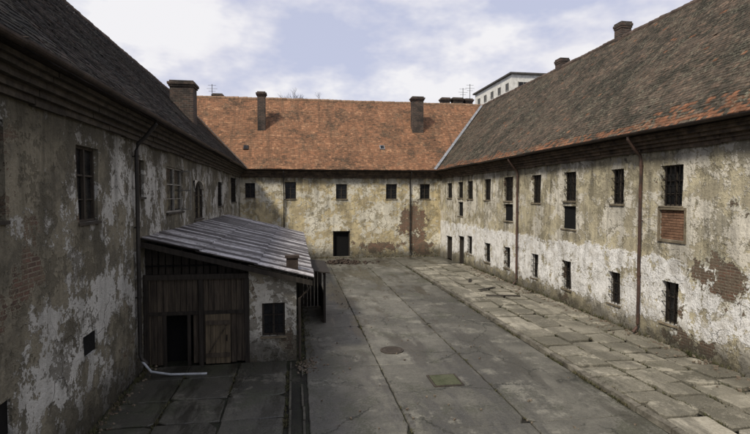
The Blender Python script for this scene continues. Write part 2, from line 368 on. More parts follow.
def window(fr,par,r,style='grille',depth=.22,label=None,frame='wood',sill=True):
    a,b,c,d=r
    g=MB(); fr.box(g,a,b,-depth-.04,-depth,c,d,random.random())
    w=g.build('window',M['glass'] if style!='void' else M['dark'],par,label)
    if style!='void':
        f=MB(); t=.055
        fr.box(f,a,a+t,-depth+.002,-depth+.06,c,d,random.random()); fr.box(f,b-t,b,-depth+.002,-depth+.06,c,d)
        fr.box(f,a+t,b-t,-depth+.002,-depth+.06,c,c+t); fr.box(f,a+t,b-t,-depth+.002,-depth+.06,d-t,d)
        m_=(a+b)/2; fr.box(f,m_-.03,m_+.03,-depth+.004,-depth+.07,c+t,d-t)
        z_=c+(d-c)*.62; fr.box(f,a+t,m_-.03,-depth+.005,-depth+.05,z_-.02,z_+.02); fr.box(f,m_+.03,b-t,-depth+.005,-depth+.05,z_-.02,z_+.02)
        if d-c>1.0:
            z_=c+(d-c)*.3; fr.box(f,a+t,m_-.03,-depth+.005,-depth+.05,z_-.012,z_+.012); fr.box(f,m_+.03,b-t,-depth+.005,-depth+.05,z_-.012,z_+.012)
        f.build('frame',M[frame],w)
    if style=='grille':
        f=MB(); n=max(2,int((b-a)/.17))
        for i in range(1,n): 
            u=a+(b-a)*i/n; f.bar(fr.p(u,-.04,c),fr.p(u,-.04,d),.022,.022)
        n=max(2,int((d-c)/.3))
        for i in range(1,n):
            z=c+(d-c)*i/n; f.bar(fr.p(a,-.02,z),fr.p(b,-.02,z),.03,.012)
        f.build('grille',M['iron'],w)
    if sill:
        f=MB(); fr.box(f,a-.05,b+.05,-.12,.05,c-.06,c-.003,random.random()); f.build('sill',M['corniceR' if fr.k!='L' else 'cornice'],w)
    return w

def cornice(fr,u0,u1,mat,par):
    m=MB(); n=int((u1-u0)/1.1)
    for i in range(n):
        a=u0+(u1-u0)*i/n; b=u0+(u1-u0)*(i+1)/n-.003
        j=lambda:random.uniform(-.012,.012)
        fr.box(m,a,b,-.05,.09+j(),6.42+j()*2,6.54,random.random()); fr.box(m,a,b,-.05,.16+j(),6.543,6.66,random.random()); fr.box(m,a,b,-.05,.27+j(),6.663,6.78,random.random()); fr.box(m,a,b,-.05,.38+j(),6.783,6.87,random.random()); fr.box(m,a,b,-.05,.46+j(),6.873,6.95,random.random())
    return m.build('cornice',mat,par)
def gutter(fr,u0,u1,par,mat):
    m=MB(); n=8; L=int((u1-u0)/3); 
    for i in range(L):
        a=u0+(u1-u0)*i/L; b=u0+(u1-u0)*(i+1)/L
        da=random.uniform(-.02,.02)
        for k_ in range(n):
            t0=math.pi*(1+k_/n); t1=math.pi*(1+(k_+1)/n)
            for r_,sg in ((.085,1),(.078,-1)):
                q=[fr.p(x,.65+r_*math.cos(t),7.05+da+r_*math.sin(t)) for x,t in ((a,t0),(b,t0),(b,t1),(a,t1))]
                m.face(q,random.random()*.3+.3)
        m.bar(fr.p(a,.57,7.07),fr.p(a,.74,7.07),.03,.012)
    return m.build('gutter',mat,par)

# ---------------- tiled slopes
def slope_tiles(side,ystart,mat,par,fresh=None,seed=0):
    m=MB(); ds=.105; W=.178; nc=int(SW/ds); rnd=random.Random(seed)
    def P(a,s,h):
        sag=.08*mn.noise(Vector((a*.25,s*.5,seed)))+.035*mn.noise(Vector((a*.9,s*1.3,seed+4)))
        z=ZE+TN*s+h+sag
        if side=='L': return (XL+OV-s,a,z)
        if side=='R': return (XR-OV+s,a,z)
        return (a,YB-OV+s,z)
    for i in range(nc+1):
        s=min(i*ds,SW-ds)
        if side=='B': a0=XL+OV-s; a1=XR-OV+s
        else: a0=ystart; a1=YB-OV+s
        off=(i%2)*W/2
        n=int((a1-a0)/W)
        row=rnd.uniform(-.006,.006); rowt=rnd.uniform(-.25,.25)
        for k_ in range(-1,n+1):
            a=a0+off+k_*W; b=a+W-.006
            if a<a0: a=a0
            if b>a1: b=a1
            if b-a<.02: continue
            if rnd.random()<.0006: continue
            j=rnd.uniform(-.009,.009); l=rnd.uniform(.038,.06); e2=l+rnd.uniform(-.01,.01)
            if rnd.random()<.012: j-=.05
            t=min(1,max(0,rnd.random()+rowt))
            w=0.0
            if fresh: w=1.0 if rnd.random()<fresh(a,s) else 0.0
            lo=s-.03+j+row
            p0=P(a,lo,l); p1=P(b,lo,e2); p2=P(b,s+ds+.05,.012); p3=P(a,s+ds+.05,.012)
            q0=P(a,lo,l-.026); q1=P(b,lo,e2-.026)
            m.face([p0,p1,p2,p3],t,w); m.face([q0,q1,p1,p0],t,w)
    return m.build('roof',mat,par)
def under(side,ystart,roof):
    m=MB(); h=.10
    def P(a,s,z): 
        return {'L':(XL+OV-s,a,z),'R':(XR-OV+s,a,z),'B':(a,YB-OV+s,z)}[side]
    s1=SW+.02; zt=ZE+TN*SW-h; zb=ZE-h
    if side=='B':
        m.face([P(XL+OV,0,zb),P(XR-OV,0,zb),P(XR-OV+s1,s1,zt),P(XL+OV-s1,s1,zt)])
        m.face([P(XR-OV+s1,s1,zt),P(XL+OV-s1,s1,zt),P(XL-6,2*SW,zb),P(XR+6,2*SW,zb)])
        m.face([P(XL+OV,0,zb),P(XR-OV,0,zb),P(XR-OV,OV+.05,zb-.02),P(XL+OV,OV+.05,zb-.02)])
    else:
        m.face([P(ystart,0,zb),P(YB-OV,0,zb),P(YB-OV+s1,s1,zt),P(ystart,s1,zt)])
        m.face([P(ystart,s1,zt),P(YB+6,s1,zt),P(YB+6+6,2*SW,zb),P(ystart,2*SW,zb)])
        m.face([P(ystart,0,zb),P(YB-OV,0,zb),P(YB,OV+.05,zb-.02),P(ystart,OV+.05,zb-.02)])
    m.build('underlay',M['under'],roof)
def ridge(a,b,mat,roof):
    m=MB(); a=Vector(a)-Vector((0,0,.09));b=Vector(b)-Vector((0,0,.09)); L=(b-a).length; n=int(L/.38); d=(b-a)/n; sd=d.cross(Vector((0,0,1))).normalized()
    for i in range(n):
        p=a+d*i; q=a+d*(i+1.08); t=random.random(); dz=random.uniform(-.015,.02)+.05*mn.noise(Vector((p.x*.3,p.y*.3,1)))
        prev=None
        for k_ in range(9):
            an=math.pi*(-.12+1.24*k_/8)
            r0,r1=.17,.195
            A=p+sd*math.cos(an)*r0+Vector((0,0,math.sin(an)*r0+dz)); B=q+sd*math.cos(an)*r1+Vector((0,0,math.sin(an)*r1+dz))
            if prev: m.face([prev[0],A,B,prev[1]],t)
            prev=(A,B)
    m.build('ridge_tiles',mat,roof)
def chimney(x,y,zb,zt,wx,wy,roof,cap=.12):
    m=MB(); m.box(x-wx/2,x+wx/2,y-wy/2,y+wy/2,zb,zt-.34)
    m.box(x-wx/2-cap/2,x+wx/2+cap/2,y-wy/2-cap/2,y+wy/2+cap/2,zt-.34,zt-.23); m.box(x-wx/2-cap,x+wx/2+cap,y-wy/2-cap,y+wy/2+cap,zt-.23,zt-.10)
    m.box(x-wx/2-.02,x+wx/2+.02,y-wy/2-.02,y+wy/2+.02,zt-.10,zt)
    m.build('chimney',M['chim'],roof)

# ================= LEFT BUILDING
bl=thing('courtyard_building','shaded grey plastered building with dark tiled roof, behind and above the lean-to shed','building',(XL-6,20,0))
opsL=[('w',fL.rect(77,98,147,222)),('w2',fL.rect(167,183,168,212)),('arch',fL.rect(194,203,181,219)),('s',fL.rect(218,222,182,206)),('s',fL.rect(231,236,178,202)),
      ('w3',fL.rect(138,144,160,197)),('v',fL.rect(84,98,333,354)),('v',fL.rect(-4,12,402,440)),('w',(6.6,8.25,4.55,6.05))]
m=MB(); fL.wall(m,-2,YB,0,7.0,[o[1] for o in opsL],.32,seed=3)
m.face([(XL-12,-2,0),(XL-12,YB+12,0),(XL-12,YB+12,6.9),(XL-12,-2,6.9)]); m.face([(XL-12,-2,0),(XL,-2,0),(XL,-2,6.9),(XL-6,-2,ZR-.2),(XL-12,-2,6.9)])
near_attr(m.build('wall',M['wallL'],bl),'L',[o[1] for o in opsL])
for k_,r in opsL:
    if k_=='w': window(fL,bl,r,'frame',.14)
    elif k_=='w2':
        w=window(fL,bl,r,'frame',.12,'window with a peeling pale frame and one leaf ajar',frame='woodpale')
        g=MB(); a,b,c_,d=r; mid=(a+b)/2
        for (n0,z0,n1,z1) in ((.0,c_+.05,.0,d-.05),(.42,c_+.05,.42,d-.05)): g.bar(fL.p(b-.05-n0*.35,-.1+n0,z0),fL.p(b-.05-n1*.35,-.1+n1,z1),.05,.05)
        for z_ in (c_+.07,(c_+d)/2,d-.07): g.bar(fL.p(b-.05,-.1,z_),fL.p(b-.05-.147,.32,z_),.05,.05)
        g.build('open_casement',M['woodpale'],w)
    elif k_=='arch':
        w=window(fL,bl,r,'frame',.10,'tall narrow window with an arched head')
        a,b,c_,d=r; g=MB(); n=10; mid=(a+b)/2; rr=(b-a)/2; h_=.5
        for sgn in (-1,1):
            for i in range(n):
                t0=math.pi/2*i/n; t1=math.pi/2*(i+1)/n
                x0=mid+sgn*rr*math.sin(t0); x1=mid+sgn*rr*math.sin(t1); z0=d-h_+h_*math.cos(t0); z1=d-h_+h_*math.cos(t1)
                g.face([fL.p(x0,.05,z0),fL.p(x1,.05,z1),fL.p(x1,.05,d+.02),fL.p(x0,.05,d+.02)]); g.face([fL.p(x0,.05,z0),fL.p(x1,.05,z1),fL.p(x1,-.1,z1),fL.p(x0,-.1,z0)])
        g.build('arch_head',M['wallS'],w)
    elif k_=='w3': window(fL,bl,r,'frame',.14)
    elif k_=='s': window(fL,bl,r,'grille',.14)
    else: window(fL,bl,r,'void',.06,'dark unglazed vent opening low in the wall',sill=False)
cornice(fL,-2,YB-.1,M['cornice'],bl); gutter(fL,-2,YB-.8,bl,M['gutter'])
rf=slope_tiles('L',-2.2,M['tileL'],bl,seed=11); under('L',-2.2,rf); ridge((XL-6,-2,ZR),(XL-6,YB+6,ZR),M['ridge'],rf)
chimney(-6.3,30.2,8.8,11.45,1.25,1.1,rf)
def downpipe(fr,u,par,mat,ztop=6.98,zb=.25,r=.055,kick=True,nofs=.62,label=None):
    m=MB(); P=fr.p
    pts=[P(u,nofs,ztop),P(u,nofs,ztop-.12),P(u,nofs*.55,ztop-.48),P(u,.15,ztop-.66),P(u,.11,ztop-.85)]
    z=ztop-1.2
    while z>zb+.3: pts.append(P(u+.012*math.sin(z*3),.11,z)); z-=.8
    pts+= [P(u,.11,zb+.18)]
    if kick: pts+=[P(u,.15,zb+.05),P(u,.28,zb-.1)]
    m.tube(pts,r,10,random.random()*.5)
    z=ztop-1
    while z>zb+.3: 
        m.tube([P(u,.11,z-.02),P(u,.11,z+.03)],r+.012,10,.6); m.bar(P(u,-.02,z),P(u,.11,z),.03,.03); z-=1.9
    return m.build('drainpipe',mat,par,label,smooth=False)
uL=fL.px(135,300)[0]; downpipe(fL,uL,bl,M['pipeD'],zb=.45)

# pale pipe on the ground
e=hit(207,374,2,.06)
m=MB(); m.tube([fL.p(uL,.12,.62),fL.p(uL-.02,.18,.42),Vector((XL+.45,uL-.25,.22)),Vector(((XL+e.x)/2,(uL+e.y)/2-.1,.1)),Vector((e.x,e.y,.07))],.032,10)
o=m.build('drain_hose',M['white'],None,smooth=True); tag(o,'pale plastic pipe leading from the foot of the left drainpipe across the ground','pipe')

# ================= BACK BUILDING
bb=thing('courtyard_building','yellow ochre plastered building with bright orange tiled roof closing the far end','building',(3.8,YB+6,0))
opsB=[('w',fB.rect(*q)) for q in ((245,255,183,198),(285,296,182,199),(336,347,184,199),(386,397,184,199),(420,430,184,199))]
door=fB.rect(333,350,231,257); door=(door[0],door[1],0.0,door[3])
m=MB(); fB.wall(m,XL,XR,0,7.0,[o[1] for o in opsB]+[door],.32,seed=8)
m.face([(XL-12,YB+12,0),(XR+12,YB+12,0),(XR+12,YB+12,6.9),(XL-12,YB+12,6.9)])
near_attr(m.build('wall',M['wallB'],bb),'B',[o[1] for o in opsB]+[door])
for k_,r in opsB: window(fB,bb,r,'frame',.22)
a,b,c_,d=door; g=MB(); fB.box(g,a,b,-.6,-.3,0,d); dd=g.build('door',M['dark'],bb,'dark open doorway at the foot of the far wall')
g=MB(); fB.box(g,a,a+.09,-.22,-.1,0,d); fB.box(g,b-.09,b,-.22,-.1,0,d); fB.box(g,a+.09,b-.09,-.22,-.1,d-.1,d); g.build('frame',M['wood'],dd)
g=MB(); fB.box(g,a-.15,b+.15,-.1,.35,0.0,.12); g.build('step',M['curb'],dd)
cornice(fB,XL+.1,XR-.1,M['corniceD'],bb); gutter(fB,XL+1,XR-1,bb,M['gutter'])
rf=slope_tiles('B',0,M['tileB'],bb,seed=21); under('B',0,rf); ridge((XL-6,YB+6,ZR),(XR+6,YB+6,ZR),M['ridgeO'],rf)
def on_back(u,v):
    d=ray(u,v)
    k_=(ZE-TN*(YB-OV)-4.9)/(d.z-TN*d.y); return CAM+d*k_
for ua,ub,vt,vb in ((257,266,92,131),(411,425,97,134)):
    p=on_back((ua+ub)/2,vb); w=(ub-ua)/500*p.y*.82; zt=4.9+ray((ua+ub)/2,vt).z/ray((ua+ub)/2,vt).y*(p.y+.3)
    chimney(p.x,p.y+.35,p.z-.5,zt,w,.7 if w<1 else .9,rf)
for u,v,hw in ((218,94,.8),(445,98,.8),(457,98,1.0),(468,99,.7)):
    p=hit(u,v,1,YB+7.2); chimney(p.x,p.y,ZR-3.0,p.z,hw,.7,rf)
for u,v in ((246,148),(382,148)):
    p=on_back(u,v); g=MB()
    n=Vector((0,-TN,1)).normalized(); up=Vector((0,1,TN)).normalized(); sx=Vector((1,0,0))
    def bx(g,c0,w_,h_,t0,t1,tt=.5):
        g.hexa([c0+sx*a_+up*b_+n*t0 for a_,b_ in ((-w_,-h_),(w_,-h_),(w_,h_),(-w_,h_))]+[c0+sx*a_+up*b_+n*t1 for a_,b_ in ((-w_,-h_),(w_,-h_),(w_,h_),(-w_,h_))],tt)
    bx(g,p,.2,.24,-.02,.11); w=g.build('roof_hatch',M['zinc' if u>300 else 'gutter'],rf)
    g=MB(); bx(g,p,.14,.18,.112,.13); g.build('pane',M['glass'],w)
for u,vt in ((212,84),(470,84),(463,88)):
    p=hit(u,vt,1,YB+6.05); g=MB(); g.tube([(p.x,p.y,ZR-.1),(p.x,p.y,p.z)],.025,6)
    for j,(dz,w_) in enumerate(((.1,.35),(.4,.45),(.62,.3))): g.bar((p.x-w_,p.y,p.z-dz),(p.x+w_,p.y,p.z-dz),.02,.02)
    g.build('antenna',M['iron'],rf)
for side in (-1,1):
    xe=XL+OV if side<0 else XR-OV
    A=Vector((xe,YB-OV,ZE+.06)); B=Vector((xe+side*(SW-.1),YB-OV+SW-.1,ZR+.0)); g=MB()
    nseg=9
    for i in range(nseg):
        P0=A.lerp(B,i/nseg);P1=A.lerp(B,(i+1)/nseg+.004)
        w_=.2 if side>0 else .12
        g.face([P0,P1,P1+Vector((-side*w_,0,.0+.045)),P0+Vector((-side*w_,0,.045))],random.random()*.4)
        g.face([P0,P1,P1+Vector((0,-w_,.045)),P0+Vector((0,-w_,.045))],random.random()*.4)
    g.build('valley_flashing',M['zinc' if side>0 else 'gutter'],rf)
uB=fB.px(284,200)[0]; downpipe(fB,uB,bb,M['pipeD'],zb=2.2,r=.045,kick=False)
uB=fB.px(410,200)[0]; downpipe(fB,uB,bb,M['pipeD'],zb=.2,r=.055)

# ================= RIGHT BUILDING
br_=thing('courtyard_building','long weathered building with whitewashed lower wall, brown tiled roof and two rusty drainpipes','building',(XR+6,20,0))
up_=[(661,683,165,206),(611,624,169,204),(564,576,172,201),(532,541,175,203),(504,513,177,201),(484,491,179,200),(467,473,181,199),(458,463,182,198),(447,452,183,198)]
lowr=[(661,678,282,324),(608,620,272,304),(562,571,261,289),(531,538,254,278),(504,510,247,268),(484,490,243,262),(467,472,236,254)]
pan=[(562,576,206,229),(504,513,204,221),(458,463,202,216)]
UP=[fR.rect(*q) for q in up_]; LW=[fR.rect(*q) for q in lowr]; PN=[fR.rect(*q) for q in pan]
BR=fR.rect(660,685,210,240)
DR=[fR.rect(458,464,236,262),fR.rect(446,452,236,262)]; DR=[(a,b,0,d) for a,b,c_,d in DR]
near=(9.6,10.7,4.6,5.92)
m=MB(); fR.wall(m,-2,YB,0,7.0,UP+LW+PN+DR+[near,BR],.32,seed=13)
m.face([(XR+12,-2,0),(XR+12,YB+12,0),(XR+12,YB+12,6.9),(XR+12,-2,6.9)]); m.face([(XR+12,-2,0),(XR,-2,0),(XR,-2,6.9),(XR+6,-2,ZR-.2),(XR+12,-2,6.9)])
near_attr(m.build('wall',M['wallR'],br_),'R',UP+LW+PN+DR+[near,BR])
for r in UP+[near]: window(fR,br_,r,'grille',.2)
for r in PN: window(fR,br_,r,'void',.12,'small dark shuttered opening directly under an upper window',sill=True)
for r in LW: window(fR,br_,r,'grille',.26)
for r in DR:
    a,b,c_,d=r; g=MB(); fR.box(g,a,b,-.3,-.24,0,d); dd=g.build('door',M['planksD'],br_)
    g=MB(); fR.box(g,a,a+.08,-.235,-.12,0,d); fR.box(g,b-.08,b,-.235,-.12,0,d); fR.box(g,a+.08,b-.08,-.235,-.12,d-.09,d); g.build('frame',M['wood'],dd)
a,b,c_,d=BR; g=MB(); rows=int((d-c_)/.085)
for i in range(rows):
    z=c_+i*(d-c_)/rows; x=a+(.13 if i%2 else 0)-.26
    while x<b:
        x0=max(a,x);x1=min(b,x+.25)
        if x1-x0>.03: fR.box(g,x0,x1,-.1,-.03+random.uniform(-.01,.01),z+.005,z+(d-c_)/rows-.007,random.random())
        x+=.262
o=g.build('bricked_window',M['infill'],br_,'window opening filled in with red brick'); g=MB(); fR.box(g,a,b,-.14,-.07,c_,d); g.build('mortar',M['curb'],o)
g=MB(); fR.box(g,a-.07,b+.07,-.02,.05,d+.003,d+.08); fR.box(g,a-.07,b+.07,-.02,.05,c_-.08,c_-.003); fR.box(g,a-.07,a-.003,-.02,.045,c_-.003,d+.003); fR.box(g,b+.003,b+.07,-.02,.045,c_-.003,d+.003); g.build('frame',M['corniceR'],o)
cornice(fR,-2,YB-.1,M['corniceD'],br_); gutter(fR,-2,YB-.8,br_,M['gutter'])
def fr_fn(a,s):
    v=mn.noise(Vector((a*.5,s*1.6,3)))
    if s<.24: return .7 if v>-.35 else .25
    if s<.7 and a<15: return .6 if v>-.1 else .1
    if s<.42: return .15
    return .006
rf=slope_tiles('R',-2.2,M['tileR'],br_,fresh=fr_fn,seed=31); under('R',-2.2,rf); ridge((XR+6,-2,ZR),(XR+6,YB+6,ZR),M['ridge'],rf)
for u,vt,vb,w_ in ((623,23,38,.62),(562,59,69,.7)):
    p=hit(u,vt,0,XR+6.1); chimney(p.x,p.y,ZR-1.2,p.z,.6,w_,rf,cap=.06)
p=fR.px(642,250)[0]; downpipe(fR,p,br_,M['pipeR'],zb=.3,r=.055,kick=True)
p=fR.px(518.5,250)[0]; downpipe(fR,p,br_,M['pipeR'],zb=.3,r=.055,kick=True)

# ================= SHED
sh=thing('lean_to_shed','lean-to shed of brown planks and crumbling masonry under a grey corrugated roof','shed',(-2.1,15,0))
YF,YK=15.0,33.0; XS=0.0
def rz(x): return 3.72+(x-XL)*(2.50-3.72)/(.5-XL)
xm=-1.38
wn=fS.rect(262,285,303,336)
m=MB(); fS.wall(m,xm,XS,0,2.35,[wn],.25,seed=33,amp=.03,stp=.25)
m.face([(xm,YF,2.35),(XS,YF,2.35),(XS,YF,rz(XS)-.06),(xm,YF,rz(xm)-.06)])
m.face([(XS,YF,0),(XS,YK,0),(XS,YK,rz(XS)-.06),(XS,YF,rz(XS)-.06)])
m.face([(XL,YK,0),(XS,YK,0),(XS,YK,rz(XS)-.06),(XL,YK,rz(XL)-.06)])
m.face([(xm,YF,0),(xm,YF+.35,0),(xm,YF+.35,2.8),(xm,YF,2.8)])
near_attr(m.build('wall',M['wallS'],sh),'S',[wn])
window(fS,sh,wn,'grille',.18)
g=MB(); x=XL+.02
op=(-3.68,-3.11,0,1.52)
while x<xm-.02:
    w_=random.uniform(.13,.19); x1=min(x+w_,xm)
    z0=.04+random.uniform(0,.05); zt=2.55
    if x1>op[0] and x<op[1]: z0=op[3]+random.uniform(-.02,.02)
    fS.box(g,x,x1-.012,-.03+random.uniform(-.012,.008),.0+random.uniform(-.006,.008),z0,zt+random.uniform(-.03,.02),random.random())
    x=x1
g.build('plank_wall',M['planks'],sh)
g=MB(); x=XL+.02
while x<xm-.02:
    w_=random.uniform(.16,.24); x1=min(x+w_,xm); fS.box(g,x,x1-.03,-.2,-.17,2.5,rz(x1)-.1,random.random()); x=x1
g.build('upper_slats',M['planksD'],sh)
g=MB(); fS.box(g,XL+.02,xm,.01,.09,2.53,2.68,.2); fS.box(g,XL+.02,xm,.012,.05,1.5,1.6,.6)
for x in (XL+.08,-2.72,xm-.05): fS.box(g,x-.06,x+.06,.013,.1,0,2.527,.5)
fS.box(g,op[0]-.09,op[0]-.003,.009,.055,0,1.497); fS.box(g,op[1]+.003,op[1]+.09,.009,.055,0,1.497)
fS.box(g,-2.83,-2.69,-.3,-.12,2.5,rz(-2.7)-.12)
g.build('timber_frame',M['planksD'],sh)
g=MB(); g.box(XL+.05,xm-.01,YF+.5,YF+.55,0,2.9); g.box(XL+.05,xm-.02,YF+.05,YF+.5,2.9,2.93); g.build('interior_shade_sheets',M['dark'],sh)  # black sheets behind the boards, painted to stand for the shed's inner shade
g=MB(); x=-2.6
while x<-1.9:
    x1=min(x+.14,-1.9); fS.box(g,x,x1-.008,.055,.085,.06,1.5,random.random()*.5); x=x1
d_=g.build('plank_door',M['plankdoor'],sh,'low yellowish plank door with cross battens')
g=MB(); fS.box(g,-2.58,-1.92,.087,.12,.25,.37); fS.box(g,-2.58,-1.92,.087,.12,1.2,1.32); g.bar(fS.p(-2.5,.104,.4),fS.p(-2.0,.104,1.18),.03,.1,up=Vector((0,1,0))); g.build('batten',M['planks'],d_)
g=MB(); g.bar(fS.p(-2.0,.13,.72),fS.p(-2.0,.13,.9),.03,.03); g.build('handle',M['iron'],d_)
g=MB(); XE=.52; per=.36; seg=8
ny=int((YK+.2-(YF-.4))/per*seg)
tint=[random.random() for _ in range(400)]; lift=[random.uniform(0,.03) for _ in range(400)]
for r_ in range(3):
    xa=XL+.01+(XE-XL)*r_/3-(.12 if r_ else 0); xb=XL+(XE-XL)*(r_+1)/3
    prev=None
    for i in range(ny+1):
        yy=YF-.4+i*per/seg; si=int((yy-YF+.4)/.9); ri=i//seg
        h=.075*abs(math.cos(math.pi*i/seg))**3+lift[(si*3+r_)%400]*.6+ .03*mn.noise(Vector((yy*.5,r_,2)))
        A=Vector((xa,yy,rz(xa)+h+.0)); B=Vector((xb+(.05*mn.noise(Vector((si*3.3,0,0)))if r_==2 else 0),yy,rz(xb)+h+.03*(1 if r_<2 else 0)))
        if prev:
            ph=(i%seg)
            tt=.7*tint[ri%400]+.15*tint[(ri*3+r_+90)%400]+.15*tint[(si*7+r_+50)%400]
            if ph in (3,4,5): tt*=.4
            g.face([prev[0],A,B,prev[1]],tt)
        prev=(A,B)
g.build('corrugated_roof',M['corr'],sh,smooth=False)
g=MB(); 
g.hexa([(XL,YF-.36,rz(XL)-.2),(XE-.05,YF-.36,rz(XE)-.19),(XE-.05,YF-.32,rz(XE)-.19),(XL,YF-.32,rz(XL)-.2),(XL,YF-.36,rz(XL)-.045),(XE-.05,YF-.36,rz(XE)-.045),(XE-.05,YF-.32,rz(XE)-.045),(XL,YF-.32,rz(XL)-.045)])
yy=YF-.2
while yy<YK:
    g.bar((XL,yy,rz(XL)-.11),(XE-.1,yy,rz(XE-.1)-.11),.08,.1); yy+=1.1
for x in (-3.2,-1.6,XS+.1,.4): g.bar((x,YF-.3,rz(x)-.045),(x,YK,rz(x)-.045),.05,.03)
g.build('rafters',M['planksD'],sh)
m=MB(); cx=-.12; cy=15.75; zb=rz(cx)-.1; m.box(cx-.18,cx+.18,cy-.18,cy+.18,zb,zb+.46); m.box(cx-.22,cx+.22,cy-.22,cy+.22,zb+.46,zb+.53); m.build('chimney',M['soot'],sh)
g=MB(); g.tube([(.42,YF-.1,rz(.42)-.2),(.3,YF-.12,2.1),(.09,YF-.12,1.9),(.09,YF-.12,.1)],.04,8); g.build('drainpipe',M['rust'],sh)
g=MB(); a,b=19.2,22.3; xo=1.12
for y in (a,b-.05): g.box(xo-.09,xo,y,y+.09,0,1.98)
g.box(xo-.09,xo,a+.09,b-.05,1.88,1.98); g.hexa([(0,a-.2,2.16),(xo+.15,a-.2,1.98),(xo+.15,b+.2,1.98),(0,b+.2,2.16),(0,a-.2,2.2),(xo+.15,a-.2,2.02),(xo+.15,b+.2,2.02),(0,b+.2,2.2)])
pz=g.build('porch',M['planksD'],sh,'small dark wooden porch on the shed side')
g=MB(); y=a+.1
x=.02
while x<xo-.1: g.box(x,x+.14,b-.06,b-.03,.05,2.0,random.random()); x+=.155
while y<b-.1: g.box(xo-.05,xo-.02,y,y+.13,.05,1.05,random.random()); y+=.15
g.build('boarding',M['planksD'],pz)

# ================= BLOCK BEHIND
ap=thing('apartment_block','cream flat-roofed apartment block rising behind the right roof','building',(33,66,0))
x0,x1,y0,y1,zt=26.9,41,60,73,20.35
m=MB(); m.box(x0,x1,y0,y1,0,zt); m.build('wall',M['cream'],ap)
m=MB(); m.box(x0-.3,x1+.3,y0-.3,y1+.3,zt,zt+.2); m.build('roof',M['slabroof'],ap)
for fl in range(3):
    z=18.6-fl*3
    for i in range(5):
        y=y0+.9+i*2.5; m=MB(); m.box(x0-.03,x0+.02,y,y+.8,z,z+.8); w=m.build('window',M['glass'],ap)
        m=MB(); m.box(x0-.06,x0-.032,y-.08,y,z-.08,z+.88); m.box(x0-.06,x0-.032,y+.8,y+.88,z-.08,z+.88); m.box(x0-.06,x0-.032,y,y+.8,z-.08,z); m.box(x0-.06,x0-.032,y,y+.8,z+.8,z+.88); m.box(x0-.06,x0-.032,y+.37,y+.43,z,z+.8); m.build('frame',M['woodpale'],w)
    for i in range(4):
        x=x0+.9+i*2.6; m=MB(); m.box(x,x+1.3,y0-.03,y0+.02,z,z+.8); w=m.build('window',M['glass'],ap)
        m=MB(); m.box(x-.08,x,y0-.06,y0-.032,z-.08,z+.88); m.box(x+1.3,x+1.38,y0-.06,y0-.032,z-.08,z+.88); m.box(x+.62,x+.68,y0-.06,y0-.032,z,z+.8); m.build('frame',M['woodpale'],w)

# ================= bare tree behind
def bare_tree(x,y,h,seed,label):
    t=thing('bare_tree',label,'tree',(x,y,0)); rnd=random.Random(seed)
    tr=MB(); tr.tube([(x,y,0),(x+.1,y,h*.25),(x,y+.1,h*.5)],.28,8,r2=.16); tr.build('trunk',M['bark'],t)
    cr=MB()
    def br(p,d,L,r,lv):
        q=p+d*L; mid=p+d*L*.5+Vector((rnd.uniform(-1,1),rnd.uniform(-1,1),0))*L*.06
        cr.tube([p,mid,q],r,5 if lv<3 else 3,r2=r*.55)
        if lv>=5: return
        for i in range(3 if lv<4 else 4):
            nd=(d+Vector((rnd.uniform(-.7,.7),rnd.uniform(-.7,.7),rnd.uniform(-.1,.5)))).normalized()
            br(p+d*L*rnd.uniform(.55,1),nd,L*rnd.uniform(.55,.75),r*.6,lv+1)
    for i in range(4): br(Vector((x,y+.1,h*rnd.uniform(.4,.5))),Vector((rnd.uniform(-.3,.3),rnd.uniform(-.4,.4),1)).normalized(),h*.2,.14,0)
    cr.build('crown',M['bark'],t)
bare_tree(1.0,66,20.3,4,'leafless tree poking above the orange roof ridge right of the slim chimney')

# ================= GROUND
m=MB(); m.face([(-300,-300,0),(300,-300,0),(300,500,0),(-300,500,0)]); o=m.build('ground',M['soil']); o['kind']='structure'
def slabs(m,xs,ys,z,gap,hj,oj,seed,skip=0.0,thick=.1,sub=0.0):
    rnd=random.Random(seed)
    for i in range(len(xs)-1):
        for j in range(len(ys)-1):
            if rnd.random()<skip: continue
            a,b=xs[i]+gap,xs[i+1]-gap; c0,d0=ys[j]+gap,ys[j+1]-gap
            zc=z+rnd.uniform(-hj,hj); tx=rnd.uniform(-hj,hj)/max(.5,b-a); ty=rnd.uniform(-hj,hj)/max(.5,d0-c0)
            cuts=[rnd.random()<.28*(1 if sub else 0) for _ in range(4)]
            pts=[]
            cor=[(a,c0),(b,c0),(b,d0),(a,d0)]
            for s_ in range(4):
                p=Vector(cor[s_]); q=Vector(cor[(s_+1)%4]); L=(q-p).length; n=max(3,int(L/.2))
                f0=(rnd.uniform(.08,.2)*sub if cuts[s_] else 0); f1=1-(rnd.uniform(.08,.2)*sub if cuts[(s_+1)%4] else 0)
                for k_ in range(n):
                    f=f0+(f1-f0)*k_/(n if f1==1 else n-1); v=p.lerp(q,f)
                    pts.append(Vector((v.x+rnd.uniform(-oj,oj),v.y+rnd.uniform(-oj,oj))))
            cx,cy=(a+b)/2,(c0+d0)/2; t=.2+.8*rnd.random()
            H=lambda p: zc+(p.x-cx)*tx+(p.y-cy)*ty
            inn=[(cx+(p.x-cx)*(1-.02/max(.4,(b-a)/2)),cy+(p.y-cy)*(1-.02/max(.4,(d0-c0)/2)),H(p)+.0) for p in pts]
            m.face(inn,t)
            n=len(pts)
            for k_ in range(n):
                q=(k_+1)%n
                lo0=(pts[k_].x,pts[k_].y,H(pts[k_])-.018); lo1=(pts[q].x,pts[q].y,H(pts[q])-.018)
                m.face([lo0,lo1,inn[q],inn[k_]],t)
                m.face([(lo0[0],lo0[1],z-thick),(lo1[0],lo1[1],z-thick),lo1,lo0],t)
